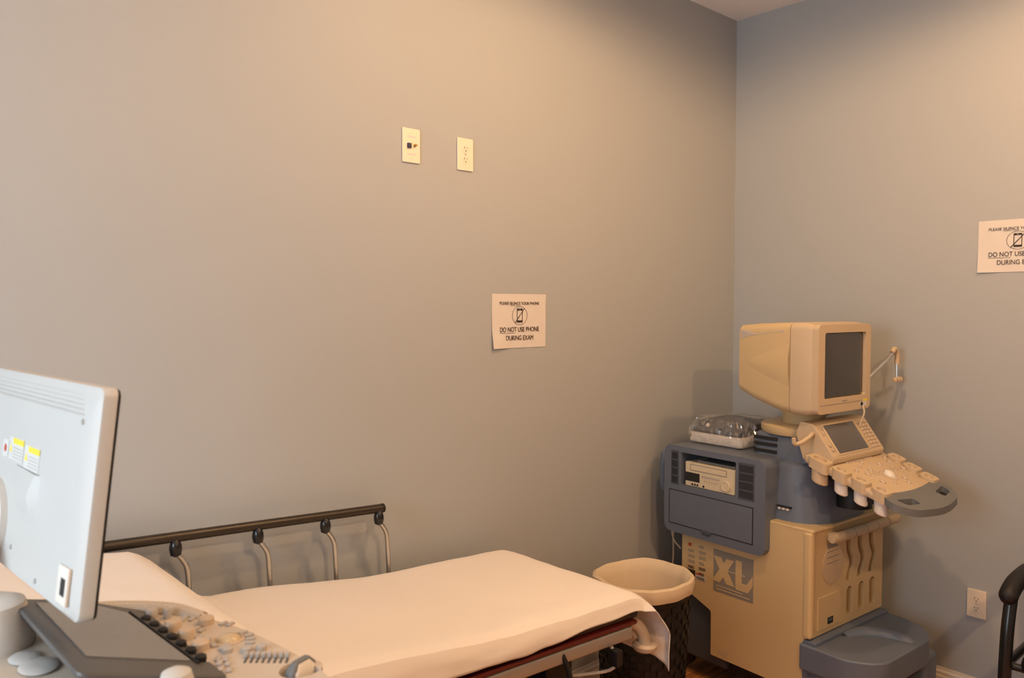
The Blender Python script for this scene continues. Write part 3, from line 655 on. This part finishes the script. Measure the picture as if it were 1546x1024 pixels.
# bagged printer on top of the housing
pt = cart_thing('bagged_printer', (.185, .515, 1.041), 'small dark printer wrapped in a clear crinkled plastic bag on the slate housing', 'printer')
box('printer_base', -.10, .165, -.135, .135, .002, .050, WHITEP2, pt, .012)
plate('printer_top', [(-.095, .05), (.16, .05), (.16, .105), (-.045, .098), (-.095, .066)], [], .26, (0, 2), -.13, BLUED, pt, .010)
lathe('printer_knob', [(.009, 0), (.009, .006), (.005, .007)], WHITEP2, pt, 14, Matrix.Translation((-.080, .05, .082)) @ Matrix.Rotation(R(-60), 4, 'Y'))
def bag():
    rings = []
    prof = [(1.05, 0.001), (1.13, .012), (1.14, .035), (1.10, .062), (1.04, .088), (.90, .112), (.66, .122), (.3, .126), (.02, .127)]
    for i, (k, z) in enumerate(prof):
        ring = []
        for q in range(88):
            t = 2 * math.pi * q / 88
            c, s = math.cos(t), math.sin(t); x = .142 * math.copysign(abs(c) ** .55, c) + .034; y = .145 * math.copysign(abs(s) ** .55, s)
            w = 1 + .11 * noise.noise(Vector((c * 4, s * 4, z * 30))) + .09 * noise.noise(Vector((c * 11, s * 11, z * 60)))
            ring.append((x * k * w, y * k * w, max(.001, z + (.012 * noise.noise(Vector((c * 6 * k, s * 6 * k, 3))) if i else 0))))
        rings.append(ring)
    return link('plastic_bag', loft_bm(rings), BAG, pt, False)
bag()
tube('printer_cord', smoothpath([(-.02, .15, .03), (-.03, .185, .028), (-.01, .205, .012), (.03, .195, .008), (.06, .16, .012)], 5), .007, LINER, pt, 8)
# ================================================================== FOREGROUND ULTRASOUND CONSOLE
con = empty('ultrasound_console', (-3.33, -1.15, 0), 'pale modern ultrasound console in the foreground with flat monitor seen from behind', 'ultrasound machine')
def CL(x, y, z): return (x + 3.33, y + 1.15, z)
def cpl(name, pts, z0, t, m, r=.0, holes=[], parent=con, seg=2): return plate(name, [(x + 3.33, y + 1.15) for x, y in pts], holes, t, (0, 1), z0, m, parent, r, seg)
deck = fillet([(-3.26, -.835), (-3.155, -.905), (-3.10, -1.04), (-3.078, -1.17), (-3.07, -1.30), (-3.10, -1.44), (-3.22, -1.52), (-3.46, -1.52), (-3.50, -1.40), (-3.50, -.93), (-3.42, -.835)], [.04, .06, .06, .06, .08, .08, .06, .05, .05, .06, .05], 5)
probe_hole = [(.238 + .031 * math.cos(a), -.105 + .026 * math.sin(a)) for a in [2 * math.pi * k / 24 for k in range(24)]]
cpl('control_deck', deck, 1.085, .055, PANELC, .006, [probe_hole])
cpl('deck_underside', [(x * .94 - 3.28 * .06, y * .94 - 1.18 * .06) for x, y in deck], 1.04, .05, CONG, .012)
# ribbed rim along the far side
rim = smoothpath([(-3.33, -.842, 1.143), (-3.25, -.846, 1.145), (-3.16, -.915, 1.141), (-3.125, -.975, 1.134)], 8)
rb = tube('ribbed_rim', [CL(*p) for p in rim], .014, PANELC, con, 10)
for i, p in enumerate(rim):
    pass
bm = bmesh.new()
for i in range(44):
    f = i / 43 * (len(rim) - 1); a = int(min(f, len(rim) - 2)); p = rim[a].lerp(rim[a + 1], f - a)
    merge(bm, box_bm(-.0010, .0010, -.0105, .0105, -.0118, .0118, 0), Matrix.Translation(Vector(CL(*p))) )
o = link('rim_ribs', bm, WHITEP2, con); o['kind'] = 'stuff'
# touch panel, tilted up toward the monitor
def tilt_piece(name, pts, t, m, lift=0, r=0, parent=con):
    bm = plate_bm([(x + 3.33, y + 1.15) for x, y in pts], [], t, (0, 1), 0, r)
    for v in bm.verts: v.co.z += 1.140 + lift + (-3.190 - (v.co.x - 3.33)) * .30
    return link(name, bm, m, parent, True)
tp_ = tilt_piece('touch_panel', fillet([(-3.190, -.905), (-3.178, -1.215), (-3.36, -1.195), (-3.375, -.86), (-3.28, -.85)], [.012, .012, .015, .015, .02]), .010, CONG, -.004, .004)
tilt_piece('touch_glass', [(-3.226, -.925), (-3.208, -1.155), (-3.335, -1.135), (-3.345, -.885), (-3.27, -.878)], .002, TOUCH, .006, 0, tp_)
tilt_piece('panel_groove', [(-3.222, -.918), (-3.219, -.918), (-3.199, -1.165), (-3.203, -1.165)], .003, DARK, .0055, 0, tp_)
for k in range(7):
    t = k / 6; x = -3.2065 + .0135 * t; y = -.952 - .198 * t
    kb = lathe('toggle_base', [(.0105, 0), (.0105, .004), (.009, .005)], WHITEP2, con, 16, Matrix.Translation(CL(x, y, 1.140)))
    lathe('toggle_cap', [(.0078, .003), (.0085, .008), (.0078, .014), (.005, .016)], BLACK, kb, 16, Matrix.Translation(CL(x, y, 1.140)))
cb = lathe('trackball_ring', [(.0245, 0), (.0245, .002), (.0215, .003), (.0195, .001)], BTN, con, 32, Matrix.Translation(CL(-3.130, -1.092, 1.1395)))
lathe('trackball', [(.0195, .000), (.0175, .004), (.013, .007), (.007, .0088), (.001, .0093)], GOLD, con, 28, Matrix.Translation(CL(-3.130, -1.092, 1.1395)))
for (x, y, rx, ry, h, m) in [(-3.188, -.922, .010, .010, .014, GREYB), (-3.170, -.943, .006, .007, .016, GREYB), (-3.132, -1.010, .0125, .0115, .012, BTN), (-3.180, -1.000, .013, .012, .016, BTN), (-3.176, -1.046, .013, .012, .016, BTN), (-3.174, -1.098, .013, .013, .014, BTN), (-3.148, -1.134, .0085, .008, .008, GREYB), (-3.126, -1.152, .0085, .008, .008, GREYB), (-3.107, -1.160, .008, .008, .008, GREYB), (-3.16, -1.055, .007, .006, .003, GREYB)]:
    lathe('round_key', [(1, 0), (1, h * .8), (.82, h), (.02, h)], m, con, 20, Matrix.Translation(CL(x, y, 1.140)) @ Matrix.Diagonal((rx, ry, 1, 1)))
for (x, y, a) in [(-3.150, -.965, 40), (-3.143, -.978, 40), (-3.160, -.975, 40), (-3.112, -1.030, 20), (-3.105, -1.04, 20), (-3.152, -1.02, 30), (-3.148, -1.034, 30), (-3.103, -1.085, 5), (-3.100, -1.10, -5), (-3.104, -1.115, -15), (-3.110, -1.128, -30), (-3.155, -1.075, 50), (-3.155, -1.100, 80), (-3.142, -1.116, 60), (-3.150, -1.118, 60), (-3.168, -1.150, 60), (-3.160, -1.158, 60), (-3.172, -1.165, 60), (-3.164, -1.175, 60), (-3.178, -1.185, 60), (-3.170, -1.195, 60)]:
    bm = box_bm(-.007, .007, -.004, .004, 0, .0035, .001); bmesh.ops.transform(bm, matrix=Matrix.Translation(CL(x, y, 1.140)) @ Matrix.Rotation(R(a), 4, 'Z'), verts=bm.verts)
    link('flat_key', bm, GREYB, con, True)
d = Vector((.045, -.041)).normalized()
for k in range(8):
    p = Vector((-3.134, -1.169)) + d * .0087 * k * .98
    q = p + Vector((-.010, -.016))
    sl = tube('slider_slot', [CL(p.x - .001, p.y - .003, 1.1395), CL(q.x, q.y, 1.1395)], .0022, CONG, con, 6)
    bm = box_bm(-.0028, .0028, -.0036, .0036, 0, .008, .0008); bmesh.ops.transform(bm, matrix=Matrix.Translation(CL(p.x, p.y, 1.1395)) @ Matrix.Rotation(R(-45), 4, 'Z'), verts=bm.verts)
    link('slider_cap', bm, GREYB, sl, True)
# pedestal
box('pedestal', -.10, .06, -.12, .12, .25, 1.06, WHITEP, con, .03, 3)
box('console_body', -.30, .10, -.25, .25, .16, .66, WHITEP, con, .05, 3)
for x, y in ((-.24, .20), (.06, .20), (-.24, -.20), (.06, -.20)):
    lathe('caster_wheel', [(.02, -.02), (.06, -.022), (.078, -.012), (.078, .012), (.06, .022), (.02, .02)], BLACK, con, 20, Matrix.Translation((x, y, .078)) @ Matrix.Rotation(R(90), 4, 'Y'))
    box('caster_fork', x - .034, x + .034, y - .03, y + .03, .10, .20, CONG, con, .01)
# monitor arm and monitor (seen from behind)
lathe('arm_base', [(.060, 1.138), (.060, 1.165), (.054, 1.180), (.048, 1.205), (.03, 1.213)], WHITEP2, con, 32, Matrix.Translation(CL(-3.405, -.875, 0)))
tube('monitor_arm', smoothpath([CL(-3.425, -.862, 1.19), CL(-3.43, -.80, 1.26), CL(-3.42, -.72, 1.31), CL(-3.36, -.695, 1.335)], 5), .026, WHITEP2, con, 14)
Mm = Matrix.Translation(CL(-3.311, -1.121, 1.384)) @ Matrix.Rotation(R(4.5), 4, 'Z') @ Matrix.Rotation(R(7.2), 4, 'Y')
# monitor local: x = toward the screen side, y = along the width (0 near edge .. far edge), z up
def mlink(name, bm, m, parent=con, smooth=True):
    bmesh.ops.transform(bm, matrix=Mm, verts=bm.verts); return link(name, bm, m, parent, smooth)
def yring(x, y0, y1, z0, z1, r, n=5): return [(x, p[0], p[1]) for p in rrect(y0, y1, z0, z1, r, n)]
MW, MH = .525, .157
BK = -.0215                                           # the flat of the back
shell = [yring(BK, .066, MW - .066, -.138, .096, .03), yring(BK + .0004, .022, MW - .022, -.146, .112, .02), yring(BK + .007, .008, MW - .008, -.151, .149, .016), yring(BK + .0105, .001, MW - .001, -.156, .156, .014), yring(BK + .014, 0, MW, -MH, MH, .013), yring(.007, 0, MW, -MH, MH, .013)]
mh = mlink('monitor_housing', loft_bm(shell), WHITEP)
mlink('monitor_bezel', loft_bm([yring(.007, .001, MW - .001, -MH + .001, MH - .001, .012), yring(.0115, .002, MW - .002, -MH + .002, MH - .002, .011)]), BLACK)
mlink('monitor_screen', box_bm(.011, .0125, .02, MW - .02, -MH + .022, MH - .02), CRTG)
bm = bmesh.new()
for i in range(54):
    for j in range(5):
        y = .040 + i * .0085 + j * .006
        if y > MW - .04: continue
        b = box_bm(-.0006, .0006, -.0013, .0013, -.0026, .0026); merge(bm, b, Matrix.Translation((BK + .0006 + .0066 * (j + .7) / 5.4, y, .1165 + j * .0062)))
o = mlink('vent_slots', bm, GREYB, mh, False); o['kind'] = 'stuff'
def screw(y, z): return mlink('screw', lathe_bm([(.0040, 0), (.0040, .001), (.002, .0015)], 12, Matrix.Translation((BK, y, z)) @ Matrix.Rotation(R(-90), 4, 'Y')), STEEL, mh)
screw(.036, .108); screw(.285, -.112); screw(.155, -.134)
mlink('port_recess', box_bm(BK - .0035, BK + .002, .018, .058, -.137, -.086, .003), WHITEP2, mh); mlink('port', box_bm(BK - .0042, BK - .003, .024, .040, -.124, -.101), DARK, mh)
for (y0, y1, z0, z1) in ((.196, .268, .014, .050), (.276, .350, .018, .054)):
    mlink('warning_label', box_bm(BK - .0008, BK + .001, y0, y1, z0, z1), LABELW, mh, False)
    mlink('yellow_header', box_bm(BK - .0011, BK, y0, y1 - .018, z1 - .010, z1 - .001), YEL, mh, False)
    mlink('warning_triangle', plate_bm([(y1 - .016, z0 + .012), (y1 - .002, z0 + .012), (y1 - .009, z0 + .025)], [], .001, (1, 2), BK - .0011), YEL, mh, False)
    for k in range(4): mlink('print_line', box_bm(BK - .0011, BK, y0 + .004, y1 - .020, z0 + .004 + k * .005, z0 + .0055 + k * .005), GREYB, mh, False)
mlink('warning_label', box_bm(BK - .0008, BK + .001, .356, .386, .018, .046), LABELW, mh, False)
mlink('print_mark', lathe_bm([(.0065, 0), (.0065, .0006)], 14, Matrix.Translation((BK - .0006, .371, .032)) @ Matrix.Rotation(R(-90), 4, 'Y')), REDP, mh)
pc = loft_bm([[(BK, .185, .012), (BK, .300, .014), (BK - .002, .300, .014), (BK - .006, .192, .013)], [(BK, .183, -.018), (BK, .302, -.016), (BK - .005, .300, -.016), (BK - .013, .196, -.017)], [(BK, .186, -.048), (BK, .304, -.046), (BK - .003, .302, -.046), (BK - .007, .198, -.047)]])
mlink('document_pouch', pc, WHITEP, mh)
hub = lathe_bm([(.066, 0), (.066, .010), (.050, .020), (.01, .022)], 28, Matrix.Translation((BK, .385, -.085)) @ Matrix.Rotation(R(-90), 4, 'Y'))
mlink('mount_hub', hub, WHITEP2)
mlink('mount_joint', box_bm(BK - .045, BK - .015, .375, .425, -.12, -.06, .008), BLACK)
# small things on the console
def caps(x, y, z, label, s, rx):
    o = lathe('probe_cap', [(.004, .002), (.020 * s, .001), (.023 * s, .003), (.021 * s, .0045), (.008 * s, .006), (.001, .006)], WHITEP, None, 24, Matrix.Rotation(R(rx), 4, 'X') @ Matrix.Diagonal((1, 1.3, 1, 1)))
    o.location = (x, y, z); return tag(o, label, 'cap', 'loose white caps')
caps(-3.375, -.962, 1.140, 'small white round cap nearer the arm base on the console deck', .9, 0)
caps(-3.366, -1.006, 1.1402, 'larger white round cap lying in front of another on the console deck', 1.1, 0)
pb = empty('ultrasound_probe', (-3.092, -1.255, 1.050), 'grey and white ultrasound probe standing at the front corner of the console', 'probe', R(20))
pr_ = [[(p[0], p[1], z) for p in rrect(-a, a, -b, b, min(a, b) * .8, 4)] for a, b, z in ((.012, .009, .043), (.020, .011, .06), (.024, .012, .078), (.022, .011, .092), (.013, .007, .101))]
link('probe_body', loft_bm(pr_), WHITEP2, pb, True)
link('probe_rim', loft_bm([[(p[0], p[1], z) for p in rrect(-a, a, -b, b, b * .8, 4)] for a, b, z in ((.0245, .0085, .055), (.0265, .0095, .078), (.0245, .0085, .094), (.0145, .005, .1035))]), GREYH, pb, True)
lathe('probe_mark', [(.003, 0), (.003, .001)], YEL, pb, 12, Matrix.Translation((-.004, -.0118, .070)) @ Matrix.Rotation(R(90), 4, 'X'))
gb = empty('gel_cup', (-3.258, -1.243, 1.1405), 'white rounded cup standing on the console edge below the touch panel', 'cup')
lathe('cup_body', [(.016, 0), (.020, .006), (.0215, .030), (.018, .043), (.008, .048), (.001, .048)], WHITEP, gb, 24)
lathe('cup_spout', [(.007, 0), (.006, .012), (.003, .020), (.001, .021)], BTN, gb, 14, Matrix.Translation((.024, -.004, .002)))
# ================================================================== BLACK CHAIR
ch = empty('armchair', (-.36, -1.72, 0), 'black padded chair with curved arms against the wall by the low outlet', 'chair')
# local: chair faces -x, back toward the wall at +x
def cushion(name, x0, x1, y0, y1, z0, z1, r=.035): return box(name, x0, x1, y0, y1, z0, z1, BLACK, ch, r, 4)
cushion('seat', -.24, .24, -.24, .24, .40, .48)
bkr = link('backrest', box_bm(.20, .27, -.24, .24, .46, .86, .03, 4), BLACK, ch, True)
for s in (-1, 1):
    y = s * .285
    tube('arm_post', smoothpath([(-.235, y, .02), (-.225, y, .30), (-.205, y, .52), (-.165, y, .655)], 5), .021, BLACKG, ch, 12)
    tube('armrest', smoothpath([(-.215, y, .640), (-.185, y, .668), (-.10, y, .690), (.05, y, .690), (.22, y, .66)], 5), [.018, .024, .028] + [.030] * 16 + [.028, .022], BLACK, ch, 14)
    tube('rear_leg', smoothpath([(.27, y, .02), (.25, y, .30), (.24, y, .50), (.235, y, .67)], 4), .018, BLACKG, ch, 12)
    tube('seat_rail', [(-.22, y, .42), (.25, y, .42)], .014, BLACKG, ch, 10)
    for x in (-.235, .27): lathe('foot_glide', [(.022, 0), (.024, .006), (.020, .022)], BLACK, ch, 14, Matrix.Translation((x, y, 0)))
for x in (-.20, .22): tube('cross_rail', [(x, -.285, .42), (x, .285, .42)], .013, BLACKG, ch, 10)
